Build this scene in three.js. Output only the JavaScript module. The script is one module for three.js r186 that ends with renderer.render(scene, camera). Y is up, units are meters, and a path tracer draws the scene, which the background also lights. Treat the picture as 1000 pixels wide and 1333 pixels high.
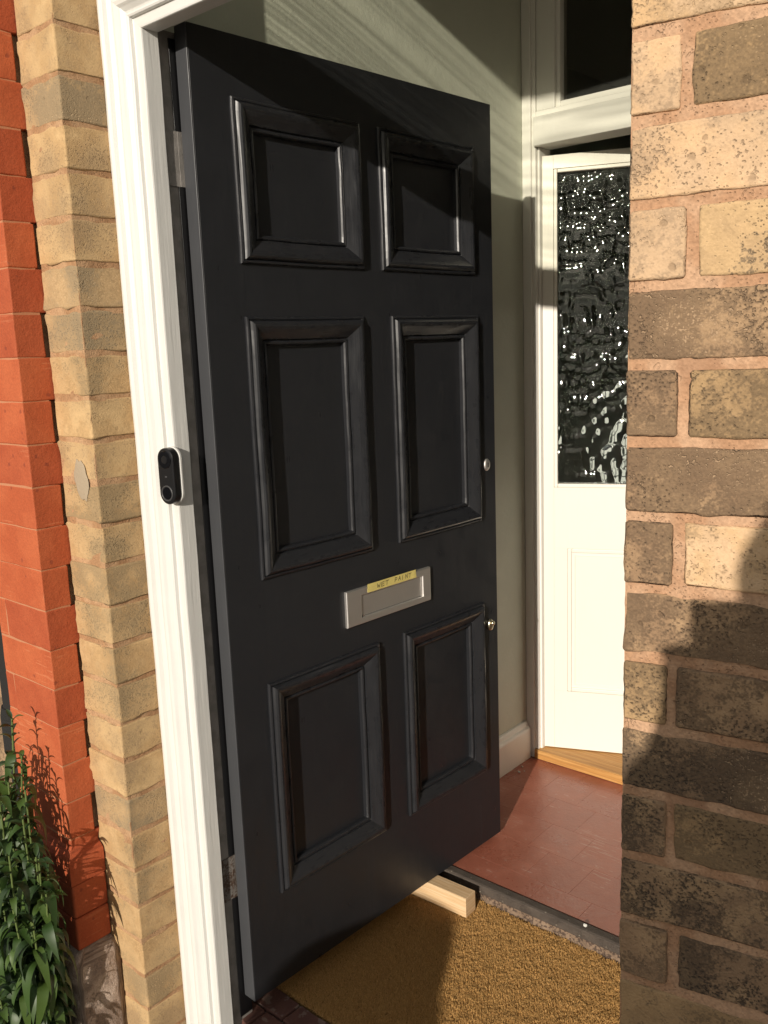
import * as THREE from 'three';
import { mergeGeometries, mergeVertices } from 'three/addons/utils/BufferGeometryUtils.js';
import { RoundedBoxGeometry } from 'three/addons/geometries/RoundedBoxGeometry.js';
import { MarchingCubes } from 'three/addons/objects/MarchingCubes.js';

// ------------------------------------------------------------------ camera, sky, sun, exposure
const scene = new THREE.Scene();
const CAM = new THREE.Vector3(1.4503, 1.4472, 1.0440);
const camera = new THREE.PerspectiveCamera(59.36, 768 / 1024, 0.01, 400);
camera.position.copy(CAM);
camera.rotation.order = 'YXZ';
camera.rotation.set(-0.18386, 0.71948, -0.03762);
camera.updateMatrixWorld();

const renderer = new THREE.WebGLRenderer({ antialias: true });
renderer.setSize(768, 1024);
renderer.toneMapping = THREE.LinearToneMapping;
renderer.toneMappingExposure = 1.0;
renderer.shadowMap.enabled = true;

const SUN = new THREE.Vector3(0.345, 0.31, 1).normalize();
{ // hazy low-sun sky: pale warm horizon, soft blue above, broad glow round the sun
  const W = 256, H = 128, d = new Float32Array(W * H * 4);
  for (let y = 0; y < H; y++) for (let x = 0; x < W; x++) {
    const el = ((y + 0.5) / H - 0.5) * Math.PI, az = ((x + 0.5) / W - 0.5) * 2 * Math.PI;
    const dir = new THREE.Vector3(Math.cos(el) * Math.cos(az), Math.sin(el), Math.cos(el) * Math.sin(az)), up = Math.max(0, dir.y), k = Math.pow(1 - up, 3);
    const glow = Math.pow(Math.max(0, dir.dot(SUN)), 6), o = (y * W + x) * 4;
    d[o] = 0.46 + 0.48 * k + 0.55 * glow; d[o + 1] = 0.50 + 0.37 * k + 0.46 * glow; d[o + 2] = 0.55 + 0.16 * k + 0.32 * glow; d[o + 3] = 1;
  }
  const t = new THREE.DataTexture(d, W, H, THREE.RGBAFormat, THREE.FloatType); t.mapping = THREE.EquirectangularReflectionMapping; t.magFilter = THREE.LinearFilter; t.needsUpdate = true;
  scene.background = t; scene.environment = t; scene.backgroundIntensity = scene.environmentIntensity = 0.8;
}

const sun = new THREE.DirectionalLight(new THREE.Color(1.0, 0.91, 0.79), 4.5);
sun.name = 'sun';
sun.target.position.set(0.3, 1, -0.5);
sun.position.copy(SUN).multiplyScalar(12).add(sun.target.position);
sun.castShadow = true;
sun.shadow.radius = 1.3;
sun.shadow.mapSize.set(2048, 2048);
Object.assign(sun.shadow.camera, { left: -4, right: 4, top: 5, bottom: -4, near: 0.1, far: 40 });
scene.add(sun, sun.target);

// ------------------------------------------------------------------ helpers
let seedState = 12345;
function rnd() { seedState = (seedState * 1664525 + 1013904223) >>> 0; return seedState / 4294967296; }
const rr = (a, b) => a + (b - a) * rnd();
const clamp = (x, a = 0, b = 1) => Math.min(b, Math.max(a, x));
const smooth = (a, b, x) => { const t = clamp((x - a) / (b - a)); return t * t * (3 - 2 * t); };
const mix = (a, b, t) => a + (b - a) * t;
const V = (x, y, z) => new THREE.Vector3(x, y, z);

const used = new Map(), localNames = new Map();
function numbered(name) { const n = used.get(name) || 0; used.set(name, n + 1); return n ? name + '_' + String(n).padStart(3, '0') : name; }
function shadows(o) { o.castShadow = true; o.receiveShadow = true; return o; }
function group(name, label, category, pos = [0, 0, 0], grp) {
  const o = new THREE.Group(); o.name = numbered(name); o.position.set(...pos); scene.add(o);
  o.userData = { label, category }; if (grp) o.userData.group = grp;
  return o;
}
function part(name, geo, mat, parent, label) {
  const m = shadows(new THREE.Mesh(geo, mat)); m.name = name; parent.add(m); if (label) m.userData.label = label; return m;
}
function single(name, geo, mat, label, category, grp) {
  const m = shadows(new THREE.Mesh(geo, mat)); m.name = numbered(name); scene.add(m);
  m.userData = { label, category }; if (grp) m.userData.group = grp; return m;
}
function structure(name, geo, mat) { const m = shadows(new THREE.Mesh(geo, mat)); m.name = numbered(name); m.userData = { kind: 'structure' }; scene.add(m); return m; }

// hash noise in space
function h3(x, y, z) { let n = Math.imul(x, 374761393) ^ Math.imul(y, 668265263) ^ Math.imul(z, 1274126177); n = Math.imul(n ^ (n >>> 13), 1274126177); return ((n ^ (n >>> 16)) >>> 0) / 4294967296; }
function n3(x, y, z) {
  const xi = Math.floor(x), yi = Math.floor(y), zi = Math.floor(z); let fx = x - xi, fy = y - yi, fz = z - zi;
  fx = fx * fx * (3 - 2 * fx); fy = fy * fy * (3 - 2 * fy); fz = fz * fz * (3 - 2 * fz);
  const L = (a, b, t) => a + (b - a) * t;
  return L(L(L(h3(xi, yi, zi), h3(xi + 1, yi, zi), fx), L(h3(xi, yi + 1, zi), h3(xi + 1, yi + 1, zi), fx), fy),
    L(L(h3(xi, yi, zi + 1), h3(xi + 1, yi, zi + 1), fx), L(h3(xi, yi + 1, zi + 1), h3(xi + 1, yi + 1, zi + 1), fx), fy), fz) * 2 - 1;
}
function fbm3(x, y, z, o = 3) { let s = 0, a = 0.5; for (let i = 0; i < o; i++) { s += a * n3(x, y, z); x *= 2.03; y *= 2.03; z *= 2.03; a *= 0.5; } return s; }

// tileable noise fields
function field(N, px, oct, seed, py = px, gain = 0.5) {
  const out = new Float32Array(N * N); let amp = 1, tot = 0;
  for (let o = 0; o < oct; o++) {
    const lat = new Float32Array(px * py); for (let i = 0; i < lat.length; i++) lat[i] = h3(i % px, (i / px) | 0, seed * 31 + o * 7 + 3);
    for (let y = 0; y < N; y++) {
      const v = y / N * py, yi = Math.floor(v); let fy = v - yi; fy = fy * fy * (3 - 2 * fy);
      const r0 = (yi % py) * px, r1 = ((yi + 1) % py) * px;
      for (let x = 0; x < N; x++) {
        const u = x / N * px, xi = Math.floor(u); let fx = u - xi; fx = fx * fx * (3 - 2 * fx); const x0 = xi % px, x1 = (xi + 1) % px;
        const a = lat[r0 + x0] + (lat[r0 + x1] - lat[r0 + x0]) * fx, b = lat[r1 + x0] + (lat[r1 + x1] - lat[r1 + x0]) * fx;
        out[y * N + x] += amp * (a + (b - a) * fy);
      }
    }
    tot += amp; amp *= gain; px = Math.min(px * 2, N); py = Math.min(py * 2, N);
  }
  for (let i = 0; i < out.length; i++) out[i] /= tot;
  return out;
}
function cells(N, P, seed) {           // tileable worley: [f1, f2-f1, id]
  const pts = []; for (let i = 0; i < P * P; i++) pts.push([h3(i, 1, seed), h3(i, 2, seed), h3(i, 3, seed)]);
  const f1 = new Float32Array(N * N), edge = new Float32Array(N * N), id = new Float32Array(N * N);
  for (let y = 0; y < N; y++) for (let x = 0; x < N; x++) {
    const u = x / N * P, v = y / N * P, xi = Math.floor(u), yi = Math.floor(v); let a = 9, b = 9, k = 0;
    for (let dy = -1; dy <= 1; dy++) for (let dx = -1; dx <= 1; dx++) {
      const cx = (xi + dx + P) % P, cy = (yi + dy + P) % P, p = pts[cy * P + cx];
      const d = Math.hypot(xi + dx + p[0] - u, yi + dy + p[1] - v); if (d < a) { b = a; a = d; k = p[2]; } else if (d < b) b = d;
    }
    f1[y * N + x] = a; edge[y * N + x] = b - a; id[y * N + x] = k;
  }
  return { f1, edge, id };
}
function colorTex(N, fn) {
  const d = new Uint8Array(N * N * 4), c = [0, 0, 0];
  const enc = (x) => { x = clamp(x); return 255 * (x <= 0.0031308 ? 12.92 * x : 1.055 * Math.pow(x, 1 / 2.4) - 0.055); };
  for (let i = 0; i < N * N; i++) { fn(i, c); d[i * 4] = enc(c[0]); d[i * 4 + 1] = enc(c[1]); d[i * 4 + 2] = enc(c[2]); d[i * 4 + 3] = 255; }
  const t = new THREE.DataTexture(d, N, N); t.colorSpace = THREE.SRGBColorSpace; t.wrapS = t.wrapT = THREE.RepeatWrapping; t.magFilter = THREE.LinearFilter; t.minFilter = THREE.LinearMipmapLinearFilter; t.generateMipmaps = true; t.needsUpdate = true; return t;
}
function greyTex(N, fn) {
  const d = new Uint8Array(N * N * 4);
  for (let i = 0; i < N * N; i++) { const v = 255 * clamp(fn(i)); d[i * 4] = d[i * 4 + 1] = d[i * 4 + 2] = v; d[i * 4 + 3] = 255; }
  const t = new THREE.DataTexture(d, N, N); t.wrapS = t.wrapT = THREE.RepeatWrapping; t.magFilter = THREE.LinearFilter; t.minFilter = THREE.LinearMipmapLinearFilter; t.generateMipmaps = true; t.needsUpdate = true; return t;
}
const mixc = (out, a, b, t) => { for (let k = 0; k < 3; k++) out[k] = a[k] + (b[k] - a[k]) * t; };
const std = (o) => new THREE.MeshStandardMaterial(o);
const lin = (r, g, b) => new THREE.Color().setRGB(r, g, b);

// world-space box-projected uv, metres / size
function worldUV(g, size = 0.5, ou = 0, ov = 0) {
  const p = g.attributes.position, n = g.attributes.normal, uv = new Float32Array(p.count * 2);
  for (let i = 0; i < p.count; i++) {
    const ax = Math.abs(n.getX(i)), ay = Math.abs(n.getY(i)), az = Math.abs(n.getZ(i)); let u, v;
    if (ax >= ay && ax >= az) { u = p.getZ(i); v = p.getY(i); } else if (ay >= az) { u = p.getX(i); v = p.getZ(i); } else { u = p.getX(i); v = p.getY(i); }
    uv[i * 2] = u / size + ou; uv[i * 2 + 1] = v / size + ov;
  }
  g.setAttribute('uv', new THREE.BufferAttribute(uv, 2)); return g;
}
function box(x0, x1, y0, y1, z0, z1, uvs = 0.5) { const g = new THREE.BoxGeometry(x1 - x0, y1 - y0, z1 - z0); g.translate((x0 + x1) / 2, (y0 + y1) / 2, (z0 + z1) / 2); return worldUV(g, uvs); }
function rbox(x0, x1, y0, y1, z0, z1, r = 0.003, uvs = 0.5, seg = 2) {
  const g = new RoundedBoxGeometry(x1 - x0, y1 - y0, z1 - z0, seg, Math.min(r, (x1 - x0) / 2.01, (y1 - y0) / 2.01, (z1 - z0) / 2.01)); g.translate((x0 + x1) / 2, (y0 + y1) / 2, (z0 + z1) / 2); return worldUV(g, uvs);
}
// weathered brick: rounded block, edges worn and faces uneven. base at its own centre
function brickGeo(w, h, d, nx, ny, nz, r, wear, sd, uvs = 0.5) {
  const g = new THREE.BoxGeometry(1, 1, 1, nx, ny, nz), p = g.attributes.position, nor = g.attributes.normal, uv = g.attributes.uv;
  const ou = h3(sd, 5, 1), ov = h3(sd, 7, 2), flip = h3(sd, 9, 3) > 0.5 ? 1 : -1;
  const stop = (t, n, L) => { // put grid lines at the rounded rim
    const k = Math.round((t + 0.5) * n); if (n < 4) return (k / n - 0.5) * L;
    if (k === 0) return -L / 2; if (k === n) return L / 2; if (k === 1) return -L / 2 + r * 0.35; if (k === n - 1) return L / 2 - r * 0.35;
    if (n === 4) return 0;
    return -L / 2 + r + (L - 2 * r) * (k - 2) / (n - 4);
  };
  for (let i = 0; i < p.count; i++) {
    let x = stop(p.getX(i), nx, w), y = stop(p.getY(i), ny, h), z = stop(p.getZ(i), nz, d);
    const ax = nor.getX(i), ay = nor.getY(i);
    if (Math.abs(ax) > 0.5) uv.setXY(i, (z * flip) / uvs + ou, y / uvs + ov); else if (Math.abs(ay) > 0.5) uv.setXY(i, x * flip / uvs + ou, z / uvs + ov); else uv.setXY(i, (x * flip) / uvs + ou, y / uvs + ov);
    const cl = (v, L) => clamp(v, -L / 2 + r, L / 2 - r), ix = cl(x, w), iy = cl(y, h), iz = cl(z, d);
    const q = V(x - ix, y - iy, z - iz), edges = (q.x !== 0) + (q.y !== 0) + (q.z !== 0);
    q.normalize();
    const S = 34, a = fbm3(x * S + sd * 3.1, y * S + sd, z * S - sd * 2.3, 3);
    const fine = n3(x * 150 + sd, y * 150, z * 150);
    let rad = r + wear * (a * 1.0 - 0.15) * (edges > 1 ? 2.2 : 0.7) + wear * 0.25 * fine;
    p.setXYZ(i, ix + q.x * rad, iy + q.y * rad, iz + q.z * rad);
    nor.setXYZ(i, q.x, q.y, q.z);
  }
  const merged = g; merged.computeBoundingSphere();
  return merged;
}

// ------------------------------------------------------------------ procedural surface textures
const N = 1024;
const fA = field(N, 6, 6, 1), fB = field(N, 14, 5, 2), fC = field(N, 60, 4, 3), fD = field(N, 200, 2, 4), fE = field(N, 4, 5, 5);
const pits = cells(N, 70, 11), pits2 = cells(N, 26, 12);
const fF = field(N, 210, 2, 6, 230, 0.7), fG = field(N, 9, 3, 8);
const pitMask = (i) => smooth(0.74, 0.84, fF[i] + 0.5 * (fG[i] - 0.5));
const bigPit = (i) => smooth(0.22, 0.08, pits2.f1[i] + 0.5 * (fC[i] - 0.5)) * (pits2.id[i] > 0.93 ? 1 : 0);
const scratch = field(N, 10, 3, 41, 160);

function brickTex({ base, base2, soot, amount, spread = 0.12, pit = 0.4 }) {
  return colorTex(N, (i, c) => {
    mixc(c, base, base2, smooth(0.36, 0.64, fB[i]));
    const g = 0.70 + 0.34 * fC[i] + 0.26 * fF[i]; for (let k = 0; k < 3; k++) c[k] *= g;
    const patch = 0.5 + (fA[i] - 0.5) * 0.75 + (fG[i] - 0.5) * 0.3 + (fC[i] - 0.5) * 0.32 + (fF[i] - 0.5) * 0.3;
    const m = smooth(1 - amount - spread * 0.5, 1 - amount + spread * 0.5, patch + 0.02);
    mixc(c, c.slice(), soot, 0.88 * m * (0.62 + 0.6 * (fF[i] - 0.2)));
    mixc(c, c.slice(), [soot[0] * 0.6, soot[1] * 0.55, soot[2] * 0.5], clamp(pitMask(i) * pit + bigPit(i) * pit * 0.9));
    const salt = smooth(0.70, 0.84, fF[i] * 0.6 + fE[i] * 0.4 + 0.06); mixc(c, c.slice(), [base[0] * 1.25 + 0.05, base[1] * 1.25 + 0.045, base[2] * 1.25 + 0.04], salt * 0.6);
  });
}
const brickBump = greyTex(N, (i) => 0.62 + 0.35 * (fC[i] - 0.5) + 0.3 * (fD[i] - 0.5) + 0.3 * (fB[i] - 0.5) - 0.45 * pitMask(i) - 0.4 * bigPit(i));
const softBump = greyTex(N, (i) => 0.5 + 0.5 * (fB[i] - 0.5) + 0.25 * (fC[i] - 0.5) + 0.15 * (fD[i] - 0.5));
const BM = (o, b = 0.0022) => std({ map: brickTex(o), bumpMap: brickBump, bumpScale: b, roughness: 0.93 });
const M = {};
M.buff = BM({ base: [0.60, 0.395, 0.21], base2: [0.64, 0.44, 0.265], soot: [0.30, 0.205, 0.12], amount: 0.46, spread: 0.22 });
M.buffSpeck = BM({ base: [0.62, 0.415, 0.24], base2: [0.58, 0.40, 0.245], soot: [0.30, 0.21, 0.135], amount: 0.49, spread: 0.24, pit: 0.5 });
M.buffSoot = BM({ base: [0.53, 0.36, 0.19], base2: [0.48, 0.325, 0.175], soot: [0.12, 0.09, 0.062], amount: 0.5, spread: 0.13 });
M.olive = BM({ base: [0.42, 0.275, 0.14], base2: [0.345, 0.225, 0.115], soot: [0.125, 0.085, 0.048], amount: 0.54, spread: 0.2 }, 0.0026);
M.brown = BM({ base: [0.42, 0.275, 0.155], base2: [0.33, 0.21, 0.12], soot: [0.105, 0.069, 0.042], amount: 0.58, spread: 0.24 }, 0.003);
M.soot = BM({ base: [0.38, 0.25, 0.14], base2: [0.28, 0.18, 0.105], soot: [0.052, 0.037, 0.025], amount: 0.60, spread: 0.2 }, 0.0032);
M.paleGrey = BM({ base: [0.42, 0.295, 0.205], base2: [0.36, 0.255, 0.18], soot: [0.13, 0.095, 0.07], amount: 0.5, spread: 0.2 }, 0.0026);
M.yellow = BM({ base: [0.50, 0.325, 0.155], base2: [0.56, 0.38, 0.19], soot: [0.31, 0.21, 0.115], amount: 0.48, spread: 0.3, pit: 0.22 }, 0.0012);
M.yellow2 = BM({ base: [0.46, 0.295, 0.14], base2: [0.51, 0.34, 0.17], soot: [0.26, 0.19, 0.105], amount: 0.47, spread: 0.26, pit: 0.22 }, 0.0014);
M.yellow3 = BM({ base: [0.46, 0.31, 0.16], base2: [0.40, 0.275, 0.145], soot: [0.24, 0.185, 0.115], amount: 0.5, spread: 0.26, pit: 0.22 }, 0.0014);
M.mortar = std({ map: colorTex(N, (i, c) => { mixc(c, [0.41, 0.235, 0.135], [0.48, 0.30, 0.185], smooth(0.35, 0.65, fB[i])); const g = 0.78 + 0.44 * fD[i]; for (let k = 0; k < 3; k++) c[k] *= g; mixc(c, c.slice(), [0.30, 0.16, 0.09], 0.6 * smooth(0.6, 0.7, fA[i])); }), bumpMap: brickBump, bumpScale: 0.003, roughness: 0.96 });
M.mortarTan = std({ map: colorTex(N, (i, c) => { mixc(c, [0.36, 0.20, 0.10], [0.45, 0.275, 0.15], smooth(0.35, 0.65, fB[i])); const g = 0.8 + 0.4 * fD[i]; for (let k = 0; k < 3; k++) c[k] *= g; }), bumpMap: brickBump, bumpScale: 0.002, roughness: 0.96 });
const redTex = colorTex(N, (i, c) => { mixc(c, [0.405, 0.084, 0.026], [0.47, 0.112, 0.038], smooth(0.3, 0.7, fA[i] * 0.6 + fB[i] * 0.4)); const g = 0.86 + 0.28 * fD[i]; for (let k = 0; k < 3; k++) c[k] *= g; mixc(c, c.slice(), [0.2, 0.04, 0.02], bigPit(i) * 0.6); mixc(c, c.slice(), [0.6, 0.22, 0.1], 0.4 * smooth(0.66, 0.72, scratch[i]) * smooth(0.5, 0.62, fE[i])); });
M.red = std({ map: redTex, bumpMap: softBump, bumpScale: 0.002, roughness: 0.8 });
M.red2 = std({ map: redTex, color: lin(0.88, 0.8, 0.8), bumpMap: softBump, bumpScale: 0.0025, roughness: 0.8 });
M.lime = std({ color: lin(0.46, 0.20, 0.10), bumpMap: softBump, bumpScale: 0.001, roughness: 0.95 });
M.stone = std({ map: colorTex(N, (i, c) => { mixc(c, [0.27, 0.20, 0.155], [0.46, 0.36, 0.29], smooth(0.36, 0.66, fB[i])); mixc(c, c.slice(), [0.12, 0.092, 0.07], 0.8 * smooth(0.5, 0.66, fA[i] * 0.6 + fC[i] * 0.4)); const g = 0.7 + 0.6 * fD[i]; for (let k = 0; k < 3; k++) c[k] *= g; }), bumpMap: brickBump, bumpScale: 0.0025, roughness: 1 });
// paints
const brush = field(N, 90, 3, 21, 5), brushH = field(N, 5, 3, 22, 90);
const brushBump = greyTex(N, (i) => 0.5 + 0.5 * (brush[i] - 0.5) + 0.25 * (fB[i] - 0.5));
const brushBumpH = greyTex(N, (i) => 0.5 + 0.5 * (brushH[i] - 0.5) + 0.25 * (fB[i] - 0.5));
const paintRough = greyTex(N, (i) => 0.72 + 0.5 * (fB[i] - 0.5) + 0.3 * (brush[i] - 0.5));
const black = { color: lin(0.0175, 0.0185, 0.0215), roughness: 0.56, roughnessMap: paintRough };
M.doorV = std({ ...black, bumpMap: brushBump, bumpScale: 0.00022 });
M.doorH = std({ ...black, bumpMap: brushBumpH, bumpScale: 0.00022 });
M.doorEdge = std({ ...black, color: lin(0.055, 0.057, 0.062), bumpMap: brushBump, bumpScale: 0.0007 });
M.doorMould = new THREE.MeshPhysicalMaterial({ ...black, roughness: 0.45, bumpMap: brushBump, bumpScale: 0.0008, clearcoat: 0.25, clearcoatRoughness: 0.28 });
M.white = std({ map: colorTex(512, (i, c) => { const y = (i / 512) | 0, x = i % 512, k = (y * 2) * N + x * 2; const g = 0.97 + 0.06 * (fB[k] - 0.5) + 0.05 * (brush[k] - 0.5); c[0] = 0.70 * g; c[1] = 0.695 * g; c[2] = 0.665 * g; }), roughness: 0.38, bumpMap: brushBump, bumpScale: 0.0009 });
M.whiteInner = std({ color: lin(0.82, 0.80, 0.75), roughness: 0.42, bumpMap: brushBump, bumpScale: 0.0008 });
M.cream = std({ color: lin(0.80, 0.765, 0.685), roughness: 0.4, bumpMap: brushBump, bumpScale: 0.0007 });
M.greyPaint = std({ map: colorTex(512, (i, c) => { const y = (i / 512) | 0, x = i % 512, k = (y * 2) * N + x * 2; mixc(c, [0.27, 0.25, 0.23], [0.21, 0.195, 0.178], smooth(0.3, 0.7, fB[k])); }), roughness: 0.6, bumpMap: softBump, bumpScale: 0.002 });
M.sage = std({ map: colorTex(512, (i, c) => { const y = (i / 512) | 0, x = i % 512, k = (y * 2) * N + x * 2; const g = 0.96 + 0.08 * fB[k]; c[0] = 0.56 * g; c[1] = 0.575 * g; c[2] = 0.485 * g; }), roughness: 0.55, bumpMap: softBump, bumpScale: 0.0015 });
M.plaster = std({ color: lin(0.78, 0.76, 0.70), roughness: 0.8, bumpMap: softBump, bumpScale: 0.002 });
M.hallFloor = std({ color: lin(0.12, 0.07, 0.035), roughness: 0.5, bumpMap: brushBump, bumpScale: 0.001 });
const tileTex = colorTex(N, (i, c) => { mixc(c, [0.32, 0.105, 0.066], [0.38, 0.135, 0.088], smooth(0.3, 0.7, fA[i])); const g = 0.9 + 0.2 * fD[i]; for (let k = 0; k < 3; k++) c[k] *= g; mixc(c, c.slice(), [0.5, 0.36, 0.3], 0.55 * smooth(0.69, 0.73, scratch[i]) * smooth(0.54, 0.6, fA[i])); mixc(c, c.slice(), [0.45, 0.36, 0.3], bigPit(i) * 0.25); });
const tileRough = greyTex(N, (i) => 0.75 + 0.6 * (fA[i] - 0.5) + 0.2 * (fC[i] - 0.5));
M.tile = std({ map: tileTex, roughness: 0.46, roughnessMap: tileRough, bumpMap: softBump, bumpScale: 0.0016 });
M.tile2 = std({ map: tileTex, color: lin(0.96, 0.95, 0.95), roughness: 0.48, roughnessMap: tileRough, bumpMap: softBump, bumpScale: 0.0016 });
M.grout = std({ color: lin(0.27, 0.095, 0.065), roughness: 0.8, bumpMap: softBump, bumpScale: 0.002 });
M.slate = std({ map: colorTex(512, (i, c) => { const y = (i / 512) | 0, x = i % 512, k = (y * 2) * N + x * 2; mixc(c, [0.055, 0.043, 0.035], [0.105, 0.083, 0.066], fB[k]); mixc(c, c.slice(), [0.3, 0.26, 0.2], bigPit(k) * 0.6); }), roughness: 0.75, bumpMap: brickBump, bumpScale: 0.003 });
M.plum = std({ map: colorTex(512, (i, c) => { const y = (i / 512) | 0, x = i % 512, k = (y * 2) * N + x * 2; mixc(c, [0.10, 0.042, 0.034], [0.19, 0.085, 0.062], fA[k]); mixc(c, c.slice(), [0.36, 0.3, 0.25], 0.35 * smooth(0.6, 0.68, fB[k])); }), roughness: 0.7, bumpMap: brickBump, bumpScale: 0.002 });
function woodTex(c1, c2, c3) { const g1 = field(N, 3, 4, 61, 80), g2 = field(N, 4, 5, 62, 200); return colorTex(N, (i, c) => { mixc(c, c1, c2, smooth(0.3, 0.7, g1[i])); mixc(c, c.slice(), c3, 0.5 * smooth(0.52, 0.7, g2[i])); }); }
M.pine = std({ map: woodTex([0.66, 0.45, 0.245], [0.72, 0.53, 0.32], [0.52, 0.31, 0.14]), roughness: 0.75, bumpMap: brushBumpH, bumpScale: 0.0012 });
M.oak = std({ map: woodTex([0.50, 0.25, 0.07], [0.58, 0.32, 0.105], [0.26, 0.11, 0.03]), roughness: 0.6, bumpMap: brushBumpH, bumpScale: 0.0012 });
M.steel = std({ color: lin(0.74, 0.72, 0.69), metalness: 1, roughness: 0.52, bumpMap: brushBumpH, bumpScale: 0.0003 });
M.brass = std({ color: lin(0.72, 0.66, 0.50), metalness: 1, roughness: 0.3 });
M.rust = std({ map: colorTex(512, (i, c) => { const y = (i / 512) | 0, x = i % 512, k = (y * 2) * N + x * 2; mixc(c, [0.22, 0.2, 0.18], [0.10, 0.06, 0.04], smooth(0.46, 0.6, fC[k] * 0.5 + fB[k] * 0.5)); }), roughness: 0.75, metalness: 0.3, bumpMap: brickBump, bumpScale: 0.003 });
M.cement = std({ color: lin(0.37, 0.295, 0.205), roughness: 0.9, bumpMap: softBump, bumpScale: 0.002 });
M.bedding = std({ map: colorTex(512, (i, c) => { const y = (i / 512) | 0, x = i % 512, k = (y * 2) * N + x * 2; mixc(c, [0.20, 0.135, 0.09], [0.31, 0.22, 0.15], fB[k]); mixc(c, c.slice(), [0.09, 0.06, 0.045], smooth(0.5, 0.62, fC[k])); }), roughness: 0.95, bumpMap: brickBump, bumpScale: 0.004 });
M.gapBlack = std({ color: lin(0.012, 0.011, 0.010), roughness: 0.85, bumpMap: softBump, bumpScale: 0.002 });  // near black of the column that stands in for deep shade
M.bell = std({ color: lin(0.008, 0.008, 0.009), roughness: 0.32 });
M.bellGloss = std({ color: lin(0.004, 0.004, 0.005), roughness: 0.08 });
M.bellRing = std({ color: lin(0.05, 0.05, 0.052), roughness: 0.4 });
M.concrete = std({ map: colorTex(512, (i, c) => { const y = (i / 512) | 0, x = i % 512, k = (y * 2) * N + x * 2; mixc(c, [0.22, 0.19, 0.16], [0.32, 0.28, 0.235], fB[k]); const g = 0.8 + 0.4 * fD[k]; for (let j = 0; j < 3; j++) c[j] *= g; }), roughness: 0.95, bumpMap: brickBump, bumpScale: 0.004 });
M.asphalt = std({ color: lin(0.055, 0.053, 0.05), roughness: 0.95, bumpMap: brickBump, bumpScale: 0.004 });

// ------------------------------------------------------------------ measured layout (metres)
const COURSE = 0.08247, Y0 = 2.0284;           // brick courses; Y0 = a bed joint beside the frame
const ZB = 0.1155, XB = -0.0962, XL = -0.228;  // buff pier: face, arris, far side
const HEAD = 2.0202, OPEN = 0.948;             // frame opening
const ANG = 1.52879, DW = 0.9286, DH = 2.03, DT = 0.036, DY = 0.012, HX = 0.0295, HZ = -0.0764;
const RX = 1.0043, RZ = 0.1278, RA = -0.1894, RY0 = 1.745;
const MAT = -0.05, WALLX = -0.15, ZI = -1.50;

// ------------------------------------------------------------------ ground
{
  const g = new THREE.PlaneGeometry(160, 160, 8, 8); g.rotateX(-Math.PI / 2); g.translate(0, -0.21, 73); worldUV(g, 1.2);
  structure('ground', g, M.asphalt);
  structure('garden_path', rbox(-0.15, 2.6, -0.4, -0.2, 0.42, 5.5, 0.01, 0.8), M.concrete);
  structure('doorstep', rbox(-0.08, 1.02, -0.35, -0.062, -0.06, 0.42, 0.012, 0.6), M.concrete);
}

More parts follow.
